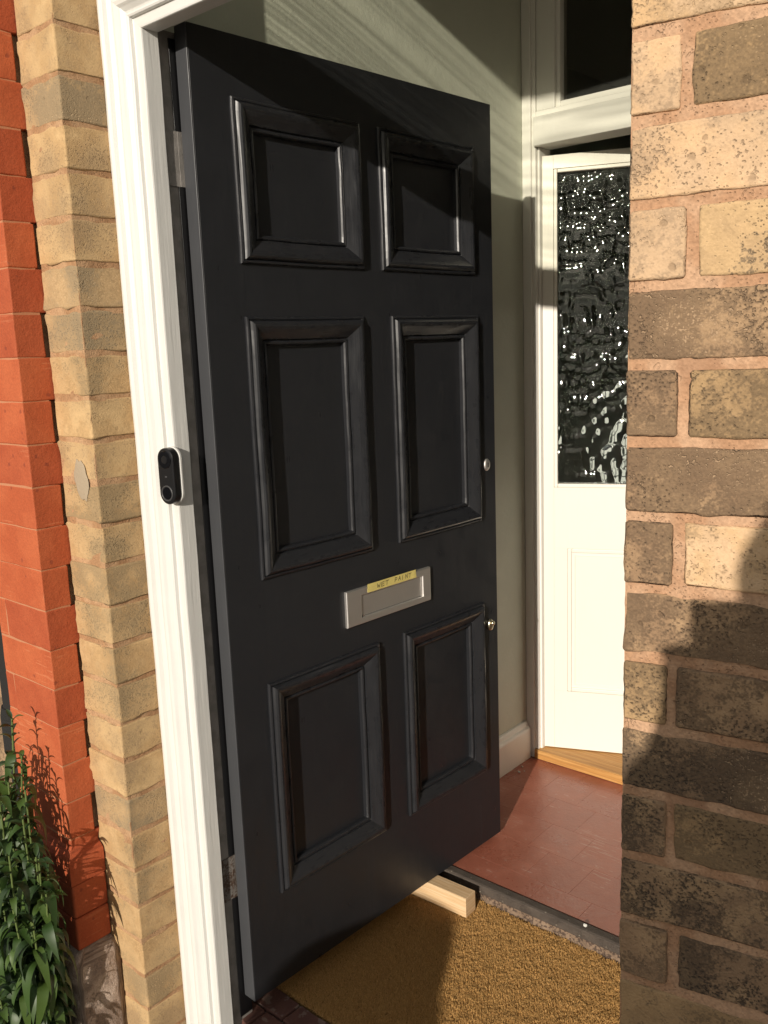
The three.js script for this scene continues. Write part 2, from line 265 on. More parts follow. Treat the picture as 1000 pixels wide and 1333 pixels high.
// ------------------------------------------------------------------ right hand brick wall
{
  const w = group('brick_wall', 'weathered buff and soot blackened brick wall with pink mortar right of the doorway', 'wall', [RX, 0, RZ]);
  w.rotation.y = -RA;
  const YB = -0.2, YT = 3.0, LEN = 1.15;
  // mortar bed
  const mg = new THREE.PlaneGeometry(LEN, YT - YB, 90, 260); mg.translate(LEN / 2 + 0.001, (YT + YB) / 2, 0);
  const mp = mg.attributes.position;
  for (let i = 0; i < mp.count; i++) { const x = mp.getX(i), y = mp.getY(i); mp.setZ(i, -0.0022 + 0.0020 * fbm3(x * 40, y * 40, 3, 3)); }
  mg.computeVertexNormals(); worldUV(mg, 0.5);
  const back = box(0.0015, LEN, YB, YT, -0.098, -0.008);
  part('mortar', mergeGeometries([mg.toNonIndexed(), back.toNonIndexed()]), M.mortar, w);
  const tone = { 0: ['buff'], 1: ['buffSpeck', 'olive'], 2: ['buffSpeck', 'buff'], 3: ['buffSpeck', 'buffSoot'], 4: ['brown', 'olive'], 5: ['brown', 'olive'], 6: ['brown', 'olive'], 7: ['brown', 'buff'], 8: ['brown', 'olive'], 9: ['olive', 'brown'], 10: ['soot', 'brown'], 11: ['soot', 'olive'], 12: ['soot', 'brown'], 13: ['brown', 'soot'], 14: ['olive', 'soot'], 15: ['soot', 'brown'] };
  const all = ['buff', 'buffSpeck', 'buffSoot', 'olive', 'brown', 'soot', 'olive', 'brown'];
  const k0 = Math.floor((RY0 - YT) / COURSE), k1 = Math.ceil((RY0 - YB) / COURSE);
  const headers = { 1: 0.051, 3: 0.060, 5: 0.055, 7: 0.053, 9: 0.050, 11: 0.052, 13: 0.057 };
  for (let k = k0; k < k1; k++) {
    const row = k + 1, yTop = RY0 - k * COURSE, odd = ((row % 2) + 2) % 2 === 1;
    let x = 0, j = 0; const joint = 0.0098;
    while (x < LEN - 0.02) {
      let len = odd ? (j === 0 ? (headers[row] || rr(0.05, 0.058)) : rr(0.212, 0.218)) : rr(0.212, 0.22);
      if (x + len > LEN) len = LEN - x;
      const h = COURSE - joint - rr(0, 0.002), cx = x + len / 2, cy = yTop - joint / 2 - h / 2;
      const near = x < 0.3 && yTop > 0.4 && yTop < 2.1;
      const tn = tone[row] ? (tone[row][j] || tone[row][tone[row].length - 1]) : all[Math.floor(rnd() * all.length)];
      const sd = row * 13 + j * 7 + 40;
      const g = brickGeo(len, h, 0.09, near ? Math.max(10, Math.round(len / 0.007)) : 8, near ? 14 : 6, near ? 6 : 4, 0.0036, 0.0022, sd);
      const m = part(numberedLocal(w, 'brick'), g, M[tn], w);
      m.position.set(cx, cy, -0.045 + rr(0, 0.0025)); m.rotation.set(rr(-0.008, 0.008), rr(-0.006, 0.006), rr(-0.006, 0.006));
      x += len + joint + rr(-0.001, 0.003); j++;
    }
  }
}
function numberedLocal(parent, name) { if (!localNames.has(parent)) localNames.set(parent, {}); const o = localNames.get(parent), n = o[name] || 0; o[name] = n + 1; return n ? name + '_' + String(n).padStart(3, '0') : name; }

// ------------------------------------------------------------------ buff brick pier beside the frame
{
  const w = group('brick_pier', 'narrow buff yellow brick pier between the red pier and the white door frame', 'pier', [-0.162, -0.2, 0.05]);
  const O = [-0.162, -0.2, 0.05];
  const core = box(XL + 0.003, XB - 0.0034, -0.2, 2.95, -0.1, ZB - 0.0028); core.translate(-O[0], -O[1], -O[2]);
  part('mortar', core, M.mortarTan, w);
  for (let i = -11; i < 28; i++) {
    const top = Y0 - i * COURSE; if (top - COURSE < -0.22) break;
    const jt = 0.0058 + rr(-0.0012, 0.003), h = COURSE - jt, wd = XB - XL + rr(-0.002, 0.002), dp = 0.135;
    const g = brickGeo(wd, h, dp, 10, 9, 9, 0.0045, 0.0044, 300 + i * 3);
    const tn = ['yellow', 'yellow', 'yellow2', 'yellow', 'yellow3', 'yellow2'][Math.floor(rnd() * 6)];
    const m = part(numberedLocal(w, 'brick'), g, M[tn], w);
    m.position.set((XL + XB) / 2 + rr(-0.001, 0.001) - O[0], top - jt / 2 - h / 2 - O[1], ZB - dp / 2 + rr(-0.0012, 0.0012) - O[2]);
    m.rotation.set(rr(-0.006, 0.006), rr(-0.01, 0.01), rr(-0.006, 0.006));
  }
}

{
  const g = new THREE.SphereGeometry(1, 28, 18), p = g.attributes.position; for (let i = 0; i < p.count; i++) { const k = 1 + 0.16 * n3(p.getX(i) * 3, p.getY(i) * 3, 5); p.setXYZ(i, p.getX(i) * 0.024 * k, p.getY(i) * 0.040 * k, p.getZ(i) * 0.0022); }
  g.computeVertexNormals(); worldUV(g, 0.3); const m = part('filler_patch', g, M.cement, scene.getObjectByName('brick_pier'), 'smooth oval patch of grey cement filler'); m.position.set(-0.150 + 0.162, 1.208 + 0.2, ZB + 0.0005 - 0.05); m.rotation.z = 0.08;
}

// ------------------------------------------------------------------ red brick pier with plinth and stone foot
{
  const x0 = -0.437, x1 = XL, z1 = 0.18, O = [-0.33, -0.2, 0.05];
  const w = group('brick_pier', 'bright orange red rubbed brick pier with thin pale joints and stone foot', 'pier', O);
  const put = (name, g, m) => { g.translate(-O[0], -O[1], -O[2]); return part(numberedLocal(w, name), g, m, w); };
  put('core', box(x0 + 0.004, x1 - 0.012, -0.2, 2.95, -0.1, 0.1225), M.mortarTan); put('joint_mortar', box(x0 + 0.0015, x1 - 0.0024, 0.40, 2.95, 0.1228, z1 - 0.0018), M.lime);
  const base = 1.447;
  for (let k = -18; k < 13; k++) {
    const top = base - k * 0.0845; if (top < 0.40) break;
    const bot = Math.max(top - 0.0845, 0.405), h = top - bot - 0.0007, alt = ((k % 2) + 2) % 2;
    const back = alt ? rr(0.1160, 0.1212) : 0.10;
    const splits = alt ? [[x0, x1 - 0.0006]] : [[x0, x0 + 0.036], [x0 + 0.0368, x1 - 0.0006]];
    for (const [a, b] of splits) {
      const isRight = b > x1 - 0.01, z0 = isRight ? back : 0.05;
      const g = brickGeo(b - a, h, z1 - z0, 9, 7, 7, 0.0034, 0.0014, 700 + k * 5 + (a === x0 ? 0 : 2));
      g.translate((a + b) / 2, bot + h / 2 + 0.001, (z0 + z1) / 2 + rr(-0.0008, 0.0008));
      put('brick', g, rnd() > 0.4 ? M.red : M.red2);
    }
  }
  // moulded plinth course with chamfered top, then a rough stone foot
  const chamfer = (ax, bx, ay, by, bz, ch, zback) => {
    const s = 28, g = new THREE.BoxGeometry(1, 1, 1, 10, 16, 8), p = g.attributes.position;
    for (let i = 0; i < p.count; i++) {
      const tx = p.getX(i) + 0.5, ty = p.getY(i) + 0.5, tz = p.getZ(i) + 0.5, y = ay + (by - ay) * ty;
      const inset = ch * smooth(by - ch * 1.1, by, y) ;
      p.setXYZ(i, ax + (bx - inset - ax) * tx, y, zback + (bz - inset - zback) * tz);
    }
    return g;
  };
  for (let k = 0; k < 3; k++) { const a = 0.19 + k * 0.0765, b = a + 0.075; const g = k === 2 ? chamfer(x0, -0.208, a, b, 0.199, 0.02, 0.1175) : rbox(x0, -0.208, a, b, 0.1175, 0.199, 0.005); g.computeVertexNormals(); worldUV(g, 0.5, k * 0.3); put('plinth_brick', g, M.red2); }
  const sg = chamfer(x0 - 0.01, -0.183, -0.2, 0.19, 0.222, 0.028, 0.1175), sp = sg.attributes.position;
  for (let i = 0; i < sp.count; i++) { const x = sp.getX(i), y = sp.getY(i), z = sp.getZ(i), a = fbm3(x * 28, y * 28, z * 28, 3) * 0.012; sp.setXYZ(i, x + (z > 0.12 ? a : 0), y + (y > 0.1 ? a * 0.7 : 0), z + (z > 0.12 ? a : 0)); }
  const sm = mergeVertices(sg.deleteAttribute('uv').deleteAttribute('normal')); sm.computeVertexNormals(); worldUV(sm, 0.4);
  put('stone_foot', sm, M.stone);
}

// ------------------------------------------------------------------ rest of the house front (mostly outside the picture)
{
  const O = [0.4, 0, -0.2];
  const w = group('house_front', 'brick house front above and beyond the doorway', 'wall', O);
  const put = (name, g, m) => { g.translate(-O[0], -O[1], -O[2]); return part(numberedLocal(w, name), g, m, w); };
  put('wall', box(-0.437, 1.5, 2.95, 5.2, -0.11, 0.10, 0.5), M.olive);
  put('wall', box(-3.2, -0.441, -0.2, 5.2, -0.13, -0.03, 0.5), M.brown);
  put('wall', box(1.14, 4.2, -0.2, 5.2, -0.42, -0.12, 0.5), M.olive);
  put('lintel', box(-0.1, 1.12, 2.72, 2.945, -0.1, 0.06, 0.5), M.stone);
  put('roof', box(-3.4, 4.4, 5.2, 5.4, -6.4, 0.4, 0.5), M.slate);
}

{ // black column added in place of the deep shade beyond the red pier
  const g = new THREE.CylinderGeometry(0.038, 0.038, 3.1, 28, 1), c = new THREE.CylinderGeometry(0.046, 0.046, 0.09, 28), e = new THREE.CylinderGeometry(0.042, 0.046, 0.02, 28); c.translate(0, 0.3, 0); e.translate(0, 0.355, 0);
  const d = group('gap_shade_column', 'black column added in place of the deep shade beside the red brick pier', 'shade_column', [-0.487, -0.2, 0.13]);
  g.translate(0, 1.55, 0); part('shade_column', g, M.gapBlack, d); c.translate(0, 0.5, 0); e.translate(0, 0.5, 0); part('socket', mergeGeometries([c, e]), M.gapBlack, d);
}

// ------------------------------------------------------------------ porch shell and hall
{
  const wl = single('porch_wall', rbox(WALLX - 0.1, WALLX, -0.06, 2.9, ZI - 0.1, -0.103, 0.002, 0.7), M.sage, 'sage green painted porch wall behind the open black door', 'wall');
  const wr = single('porch_wall', rbox(1.09, 1.19, -0.06, 2.9, ZI - 0.1, -0.09, 0.002, 0.7), M.plaster, 'pale plastered porch wall behind the buff and sooty brick wall', 'wall');
  structure('porch_ceiling', box(WALLX - 0.1, 1.19, 2.901, 3.0, ZI - 0.1, -0.115), M.plaster);
  // skirting along the green wall
  const prof = [[0, 0], [0.02, 0], [0.02, 0.105], [0.0175, 0.112], [0.012, 0.117], [0.010, 0.126], [0.006, 0.133], [0, 0.136]];
  const sh = new THREE.Shape(prof.map(([x, y]) => new THREE.Vector2(x, y))); const g = new THREE.ExtrudeGeometry(sh, { depth: 1.37, bevelEnabled: false });
  g.translate(WALLX + 0.001, 0.001, ZI + 0.008); worldUV(g, 0.5);
  single('skirting_board', g, M.whiteInner, 'white moulded skirting board along the sage green porch wall', 'skirting');
  // hall beyond the inner door
  structure('hall_floor', box(-1.2, 2.2, -0.06, 0.0, -6, ZI - 0.021), M.hallFloor);
  single('hall_wall', box(2.2, 2.3, 0, 2.9, -6, ZI - 0.1), M.sage, 'sage green hall wall on the latch side of the inner door', 'wall');
  single('hall_wall', box(-1.3, 2.3, 0, 2.9, -6.1, -6.0), M.sage, 'sage green end wall of the hall', 'wall');
  const hw = group('hall_wall', 'sage green hall wall with an unseen window added to light the hall and glass', 'wall', [-1.25, 0, -3.8]);
  const put = (n, m, ...a) => { const g = box(...a); g.translate(1.25, 0, 3.8); return part(numberedLocal(hw, n), g, m, hw); };
  put('wall', M.sage, -1.3, -1.2, 0, 2.9, -4.35, ZI - 0.1); put('wall', M.sage, -1.3, -1.2, 0, 2.9, -6, -5.5); put('wall', M.sage, -1.3, -1.2, 0.98, 2.9, -5.5, -4.35); put('wall', M.sage, -1.3, -1.2, 0, 0.2, -5.5, -4.35);
  put('added_window_bar', M.whiteInner, -1.27, -1.23, 0.2, 0.98, -4.90, -4.85); put('added_window_bar', M.whiteInner, -1.272, -1.232, 0.57, 0.61, -5.5, -4.35);  // window opening added for daylight in the hall and behind the glass
  single('front_room_wall', box(-1.3, -0.255, 0, 2.9, ZI - 0.1, ZI), M.sage, 'sage green wall between the porch and the hall', 'wall'); single('front_room_wall', box(1.195, 2.3, 0, 2.9, ZI - 0.1, ZI), M.sage, 'sage green wall on the latch side between the porch and the hall', 'wall');
  structure('hall_ceiling', box(-1.3, 2.3, 2.901, 3.0, -6.1, ZI - 0.101), M.plaster);
}

// ------------------------------------------------------------------ porch floor, step edge, threshold bricks
{
  const fl = structure('porch_floor', box(WALLX, 1.09, -0.06, -0.0022, ZI - 0.02, -0.79, 0.5), M.grout);
  const rows = [[-0.793, -0.872], [-0.872, -1.012], [-1.012, -1.152], [-1.152, -1.292], [-1.292, -1.432], [-1.432, -1.52]];
  rows.forEach(([za, zb], r) => {
    const cuts = [WALLX]; for (let x = 0.44 - 0.14 * 5 + (r % 2 ? 0.07 : 0); x < 1.09; x += 0.14) if (x > WALLX + 0.02) cuts.push(x); cuts.push(1.09);
    for (let i = 0; i + 1 < cuts.length; i++) {
      const gp = 0.00022, t = rr(-0.0001, 0.0001), g = rbox(cuts[i] + gp, cuts[i + 1] - gp, -0.012, t, zb + gp, za - gp, 0.0004, 0.5);
      const uv = g.attributes.uv; for (let k = 0; k < uv.count; k++) uv.setXY(k, uv.getX(k) * 1 + (r * 7 + i) * 0.003, uv.getY(k));
      part(numberedLocal(fl, 'tile'), g, rnd() > 0.5 ? M.tile : M.tile2, fl);
    }
  });
  const ng = new RoundedBoxGeometry(1.24, 0.030, 0.030, 3, 0.006); const np = ng.attributes.position;
  const nose = structure('step_edge', ng.translate(0.47, -0.0125, -0.776), M.slate); worldUV(nose.geometry, 0.3);
  const rg = new THREE.BoxGeometry(1.24, 0.032, 0.03, 160, 8, 1).translate(0.47, -0.0436, -0.7815), rp = rg.attributes.position;
  for (let i = 0; i < rp.count; i++) if (rp.getZ(i) > -0.775) rp.setZ(i, rp.getZ(i) + 0.006 * fbm3(rp.getX(i) * 45, rp.getY(i) * 45, 2, 3));
  rg.computeVertexNormals(); worldUV(rg, 0.3);
  const ris = structure('step_riser', rg, M.bedding);
  const th = structure('threshold', box(-0.13, 1.05, -0.35, MAT - 0.012, -0.80, -0.061, 0.4), M.concrete);
  for (let r = 0; r < 2; r++) for (let i = 0; i < 11; i++) {
    const x = -0.09 + i * 0.1 + (r ? 0.05 : 0), z = -0.065 - r * 0.062, g = brickGeo(0.096, 0.02, 0.058, 8, 4, 6, 0.003, 0.003, 900 + i + r * 20, 0.3);
    g.translate(x + 0.048, MAT - 0.009 + rr(-0.002, 0.002), z - 0.03); part(numberedLocal(th, 'brick'), g, M.plum, th);
  }
}

// ------------------------------------------------------------------ white door frame, with fanlight above
const frame = group('door_frame', 'white painted moulded timber door frame between the buff pier and open black door', 'door frame', [0, MAT - 0.012, 0]);
{
  const oy = -(MAT - 0.012);
  const prof = [[-0.0952, -0.10], [-0.0952, 0.021], [-0.091, 0.0255], [-0.085, 0.0265], [-0.079, 0.0235], [-0.0745, 0.0165], [-0.069, 0.0115], [-0.064, 0.0105], [-0.0605, 0.0115], [-0.0595, 0.0145], [-0.056, 0.0185], [-0.050, 0.0200], [-0.0435, 0.0180], [-0.039, 0.0125], [-0.033, 0.0070], [-0.0285, 0.0052], [-0.0275, 0.0085], [-0.0245, 0.0095], [-0.0215, 0.0080], [-0.0205, 0.0010], [-0.0185, 0.0000], [-0.0035, 0.0000], [-0.001, -0.0008], [0, -0.0032], [0, -0.0355], [-0.001, -0.0370], [-0.012, -0.0372]];
  const rebate = (x, w, y1) => { const g = box(x - w, x, -0.0618, y1, -0.10, -0.0373, 0.3); g.translate(0, oy, 0); return g; };
  part('rebate', rebate(-0.012, 0.02, HEAD + 0.012), M.greyPaint, frame, 'darker grey face inside the rebate'); part('rebate_001', rebate(OPEN + 0.032, 0.02, HEAD + 0.012), M.greyPaint, frame);  // rebate coloured a darker grey than the frame
  function sweep(place, steps) {
    const pos = [], uvs = []; let acc = 0;
    const L = prof.map((q, i) => (i ? (acc += Math.hypot(q[0] - prof[i - 1][0], q[1] - prof[i - 1][1])) : 0));
    for (let j = 0; j < prof.length - 1; j++) {
      for (let s = 0; s < steps; s++) {
        const a = place(prof[j], s / steps), b = place(prof[j + 1], s / steps), c = place(prof[j + 1], (s + 1) / steps), d = place(prof[j], (s + 1) / steps);
        pos.push(...a, ...b, ...c, ...a, ...c, ...d);
        const u0 = L[j] / 0.5, u1 = L[j + 1] / 0.5, l = place.len / 0.5, v0 = s / steps * l, v1 = (s + 1) / steps * l;
        uvs.push(u0, v0, u1, v0, u1, v1, u0, v0, u1, v1, u0, v1);
      }
    }
    const g = new THREE.BufferGeometry(); g.setAttribute('position', new THREE.Float32BufferAttribute(pos, 3)); g.setAttribute('uv', new THREE.Float32BufferAttribute(uvs, 2));
    g.computeVertexNormals(); return g;
  }
  const wob = (y, k) => 0.0009 * n3(y * 9, k, 0.5);
  const lj = (q, t) => { const top = HEAD - q[0] + oy, y = t * top; return [q[0] + wob(y, 1), y, q[1] + wob(y, 2)]; }; lj.len = HEAD;
  const rj = (q, t) => { const top = HEAD - q[0] + oy, y = top - t * top; return [OPEN - q[0], y, q[1]]; }; rj.len = HEAD;
  const hd = (q, t) => { const a = q[0], b = OPEN - q[0]; return [a + (b - a) * t, HEAD - q[0] + oy, q[1]]; }; hd.len = 0.9;
  part('jamb', sweep(lj, 40), M.white, frame); part('jamb_001', sweep(rj, 10), M.white, frame); part('head', sweep(hd, 10), M.white, frame);
  const b = (n, ...a) => { const g = rbox(...a, 0.003); g.translate(0, oy, 0); return part(n, g, M.white, frame); };
  // rebate: dark strip put in as the shade of the gap, two old hinges
  { const g = rbox(-0.0119, -0.0095, -0.04, HEAD, -0.0995, -0.066, 0.0006); g.translate(0, oy, 0); part('dark_gap_strip', g, M.bell, frame, 'black strip put in as the shade of the gap'); }
  [1.757, 0.258].forEach((y, i) => {
    const kn = new THREE.CylinderGeometry(0.005, 0.005, 0.1, 14, 5); kn.translate(-0.0085, y + 0.05, -0.104);
    const leaf = rbox(-0.0118, -0.0088, y, y + 0.1, -0.072, -0.043, 0.0005), arm = rbox(-0.0094, -0.0080, y, y + 0.1, -0.104, -0.070, 0.0004);
    const g = mergeGeometries([kn, leaf, arm].map((q) => (q.index ? q.toNonIndexed() : q)).map((q) => worldUV(q, 0.2))); g.translate(0, oy, 0);
    part(i ? 'hinge_001' : 'hinge', g, i ? M.rust : M.greyPaint, frame, i ? 'rusty old butt hinge' : 'grey painted butt hinge');
  });
  // fanlight above the head: posts, top rail, pane of streaky old glass
  b('fanlight_post', -0.0945, -0.03, 2.118, 2.70, -0.098, 0.02); b('fanlight_post_001', OPEN + 0.03, OPEN + 0.0945, 2.118, 2.70, -0.098, 0.02); b('fanlight_rail', -0.029, OPEN + 0.029, 2.65, 2.70, -0.098, 0.02);
  const reed = field(512, 3, 4, 77, 100), reed2 = field(512, 2, 3, 78, 22);
  const glassTex = colorTex(512, (i, c) => { const yy = (i / 512) | 0, xx = i % 512, wv = (yy + Math.round(26 * (fE[(yy * 2) * N + xx * 2] - 0.5)) + 512) % 512, ii = wv * 512 + xx; const s = 0.42 + 0.52 * smooth(0.32, 0.72, reed[ii] * 0.6 + reed2[ii] * 0.4); c[0] = s; c[1] = s * 1.02; c[2] = s * 0.92; });
  const pane = new THREE.PlaneGeometry(0.97, 0.54); pane.translate(OPEN / 2, 2.385 + oy, -0.04);
  part('fanlight_pane', pane, new THREE.MeshPhysicalMaterial({ map: glassTex, transmission: 1, thickness: 0, roughness: 0.06, ior: 1.5 }), frame);
}

// ------------------------------------------------------------------ the open front door. local: s along the door from the hinge, y up, n out of its outer face
const door = group('front_door', 'open six panel black painted front door with letterbox', 'door', [HX, DY, HZ]);
door.rotation.y = ANG;
{
  const rowCols = [[[0.092, 0.439], [0.530, 0.862]], [[0.093, 0.431], [0.525, 0.857]], [[0.091, 0.440], [0.500, 0.847]]], rows = [[0.224, 0.724], [0.955, 1.501], [1.604, 1.916]], R = 0.012, PB = -0.018;
  const st = (n, a, b, c, d, m) => part(n, rbox(a, b, c, d, -DT, 0, 0.0006, 0.6), m, door);
  const E = 0.010; // panels sit behind mouldings, openings a little inside their outer rim
  const c0 = 0.101, c3 = 0.837;
  st('hinge_stile', 0.0032, c0, 0, DH, M.doorV); part('hinge_edge', rbox(0, 0.0032, 0.0003, DH - 0.0003, -DT + 0.0002, -0.00005, 0.0015, 0.6), M.doorEdge, door, 'lighter grey hinge edge'); st('lock_stile', c3, DW, 0, DH, M.doorV);  // hinge edge and its arris coloured lighter than the door face
  const ry = [[0, rows[0][0] + E], [rows[0][1] - E, rows[1][0] + E], [rows[1][1] - E, rows[2][0] + E], [rows[2][1] - E, DH]];
  ['bottom_rail', 'lock_rail', 'frieze_rail', 'top_rail'].forEach((n, i) => part(n, box(c0 - 0.0005, c3 + 0.0005, ry[i][0], ry[i][1], -DT + 0.0003, -0.00015, 0.6), M.doorH, door));
  rows.forEach(([a, b], i) => part(i ? 'muntin_00' + i : 'muntin', box(rowCols[i][0][1] - E, rowCols[i][1][0] + E, a + E - 0.0005, b - E + 0.0005, -DT + 0.0005, -0.0003, 0.6), M.doorV, door));
  const prof = [[0, -0.001], [0, 0.0035], [0.0015, 0.0068], [0.0045, 0.0080], [0.0068, 0.0066], [0.0076, 0.0052], [0.0084, 0.0085], [0.0112, 0.0133], [0.0150, 0.0160], [0.0195, 0.0158], [0.0250, 0.0132], [0.0310, 0.0092], [0.0370, 0.0050], [0.0425, 0.0012], [0.0455, -0.0008], [0.0462, -0.0045], [0.0474, -0.0056], [0.0486, -0.0045], [0.0498, -0.0020], [0.0525, -0.0008], [0.0555, -0.0022], [0.0575, -0.0060], [0.058, -0.0185]];
  function ring(x0, x1, y0, y1, sd) {
    const pos = [], uvs = []; let acc = 0; const L = prof.map((q, i) => (i ? (acc += Math.hypot(q[0] - prof[i - 1][0], q[1] - prof[i - 1][1])) : 0));
    const sides = [
      (q, t) => [x0 + q[0], mix(y1 - q[0], y0 + q[0], t)], (q, t) => [mix(x0 + q[0], x1 - q[0], t), y0 + q[0]],
      (q, t) => [x1 - q[0], mix(y0 + q[0], y1 - q[0], t)], (q, t) => [mix(x1 - q[0], x0 + q[0], t), y1 - q[0]]];
    sides.forEach((f, k) => {
      const len = k % 2 ? x1 - x0 : y1 - y0, n = Math.round(len / 0.018);
      const P = (q, t) => { const [x, y] = f(q, t), e = smooth(0, 0.04, t) * smooth(1, 0.96, t), w1 = 0.0006 * n3(t * len * 22, k + sd, q[0] * 90), w2 = 0.0012 * n3(t * len * 5, k + sd * 3, 7); return [x + (k % 2 ? 0 : w2 * e), y + (k % 2 ? w2 * e : 0), q[1] + w1]; };
      for (let j = 0; j < prof.length - 1; j++) for (let s = 0; s < n; s++) {
        const a = P(prof[j], s / n), b = P(prof[j + 1], s / n), c = P(prof[j + 1], (s + 1) / n), d = P(prof[j], (s + 1) / n);
        pos.push(...a, ...b, ...c, ...a, ...c, ...d);
        const u0 = L[j] / 0.5, u1 = L[j + 1] / 0.5, v0 = s / n * len / 0.5, v1 = (s + 1) / n * len / 0.5; uvs.push(u0, v0, u1, v0, u1, v1, u0, v0, u1, v1, u0, v1);
      }
    });
    const g = new THREE.BufferGeometry(); g.setAttribute('position', new THREE.Float32BufferAttribute(pos, 3)); g.setAttribute('uv', new THREE.Float32BufferAttribute(uvs, 2)); g.computeVertexNormals(); return g;
  }
  let k = 0;
  for (const [r, [y0, y1]] of rows.entries()) for (const [x0, x1] of rowCols[r]) {
    const sfx = k ? '_' + String(k).padStart(3, '0') : '';
    const p = part('panel' + sfx, rbox(x0 + E - 0.004, x1 - E + 0.004, y0 + E - 0.004, y1 - E + 0.004, -DT + 0.006, PB + 0.003, 0.001, 0.6), M.doorV, door);
    part('moulding', ring(x0, x1, y0, y1, k * 5 + 1), M.doorMould, p); k++;
  }
  // letterbox
  const lb = part('letterbox', (() => {
    const s = new THREE.Shape([[0.334, 0.786], [0.634, 0.786], [0.634, 0.873], [0.334, 0.873]].map((q) => new THREE.Vector2(...q)));
    s.holes.push(new THREE.Path([[0.382, 0.802], [0.604, 0.802], [0.604, 0.855], [0.382, 0.855]].map((q) => new THREE.Vector2(...q))));
    const g = new THREE.ExtrudeGeometry(s, { depth: 0.006, bevelEnabled: true, bevelSize: 0.0025, bevelThickness: 0.0025, bevelSegments: 2, bevelOffset: -0.0025 }); g.translate(0, 0, 0.0002); return worldUV(g, 0.5);
  })(), M.steel, door, 'brushed steel letter plate');
  part('flap', rbox(0.3835, 0.6025, 0.8035, 0.8535, 0.0006, 0.0036, 0.0012), M.steel, lb);
  // lock cylinders between moulding and edge
  const disc = (x, y, rx, ry, h) => { const g = new THREE.LatheGeometry([[0, h], [0.6, h], [0.85, h * 0.85], [1, h * 0.4], [1, 0]].map((q) => new THREE.Vector2(...q)), 24); g.rotateX(Math.PI / 2); g.scale(rx, ry, 1); g.translate(x, y, 0.0003); g.computeVertexNormals(); return g; };
  const c1m = part('latch_cylinder', disc(0.888, 1.105, 0.013, 0.0165, 0.006), M.steel, door); part('keyhole', box(0.886, 0.8895, 1.099, 1.111, 0.0055, 0.0068), M.bell, c1m);
  const c2m = part('deadlock_cylinder', disc(0.893, 0.651, 0.0115, 0.0165, 0.007), M.brass, door); const kn = new THREE.SphereGeometry(0.0065, 16, 12); kn.translate(0.893, 0.657, 0.010); part('keyhole_cover', kn, M.brass, c2m);
}
// ------------------------------------------------------------------ tape reading WET PAINT on the letter plate
{
  const cv = document.createElement('canvas'); cv.width = 1024; cv.height = 128; const x = cv.getContext('2d');
  x.fillStyle = '#d8c776'; x.fillRect(0, 0, 1024, 128);
  for (let i = 0; i < 900; i++) { x.fillStyle = rnd() > 0.5 ? 'rgba(255,245,190,0.10)' : 'rgba(120,95,40,0.08)'; x.fillRect(rnd() * 1024, rnd() * 128, rr(2, 40), rr(1, 3)); }
  x.strokeStyle = '#2a2418'; x.lineWidth = 9; x.lineCap = 'round'; x.lineJoin = 'round';
  const letters = { W: [[0, 0, .22, 1, .48, .35, .7, 1, 1, 0]], E: [[.9, .02, 0, .04, .06, 1, .95, .94], [.02, .5, .75, .46]], T: [[0, .06, 1, 0], [.52, .03, .44, 1]], P: [[.05, 1, .12, 0, .8, .08, .92, .3, .7, .52, .1, .58]], A: [[0, 1, .5, 0, .95, 1], [.2, .66, .8, .62]], I: [[.5, 0, .45, 1]], N: [[0, 1, .1, .02, .85, .96, .98, 0]] };
  const word = (w, x0, wd, sp) => [...w].forEach((ch, i) => { const ox = x0 + i * sp, oy = 30 + rr(-5, 5), hh = 66 + rr(-6, 6); for (const s of letters[ch]) { x.beginPath(); for (let k = 0; k < s.length; k += 2) { const px = ox + (ch === 'I' ? wd * 0.5 : wd) * s[k] + (1 - s[k + 1]) * 7, py = oy + hh * s[k + 1]; k ? x.lineTo(px, py) : x.moveTo(px, py); } x.stroke(); } });
  word('WET', 190, 62, 88); word('PAINT', 560, 52, 76);
  const t = new THREE.CanvasTexture(cv); t.colorSpace = THREE.SRGBColorSpace;
  const g = new THREE.BoxGeometry(0.174, 0.0205, 0.0004, 48, 4, 1), p = g.attributes.position;
  for (let i = 0; i < p.count; i++) { const a = p.getX(i) + 0.087; let xx = p.getX(i); if (Math.abs(Math.abs(xx) - 0.087) < 1e-5) xx += 0.0012 * n3(p.getY(i) * 700, xx * 9, 3); p.setXYZ(i, xx, p.getY(i), p.getZ(i) + 0.0006 + 0.0005 * n3(a * 60, p.getY(i) * 90, 1)); }
  g.computeVertexNormals();
  const m = single('masking_tape', g, std({ map: t, roughness: 0.8, bumpMap: softBump, bumpScale: 0.0006 }), 'strip of yellow masking tape reading WET PAINT stuck on the letter plate', 'tape');
  const s = 0.4895, y = 0.880; m.rotation.y = ANG; m.rotation.z = 0.0;
  const n = 0.0089; m.position.set(HX + Math.cos(ANG) * s + Math.sin(ANG) * n, y, HZ - Math.sin(ANG) * s + Math.cos(ANG) * n);
}

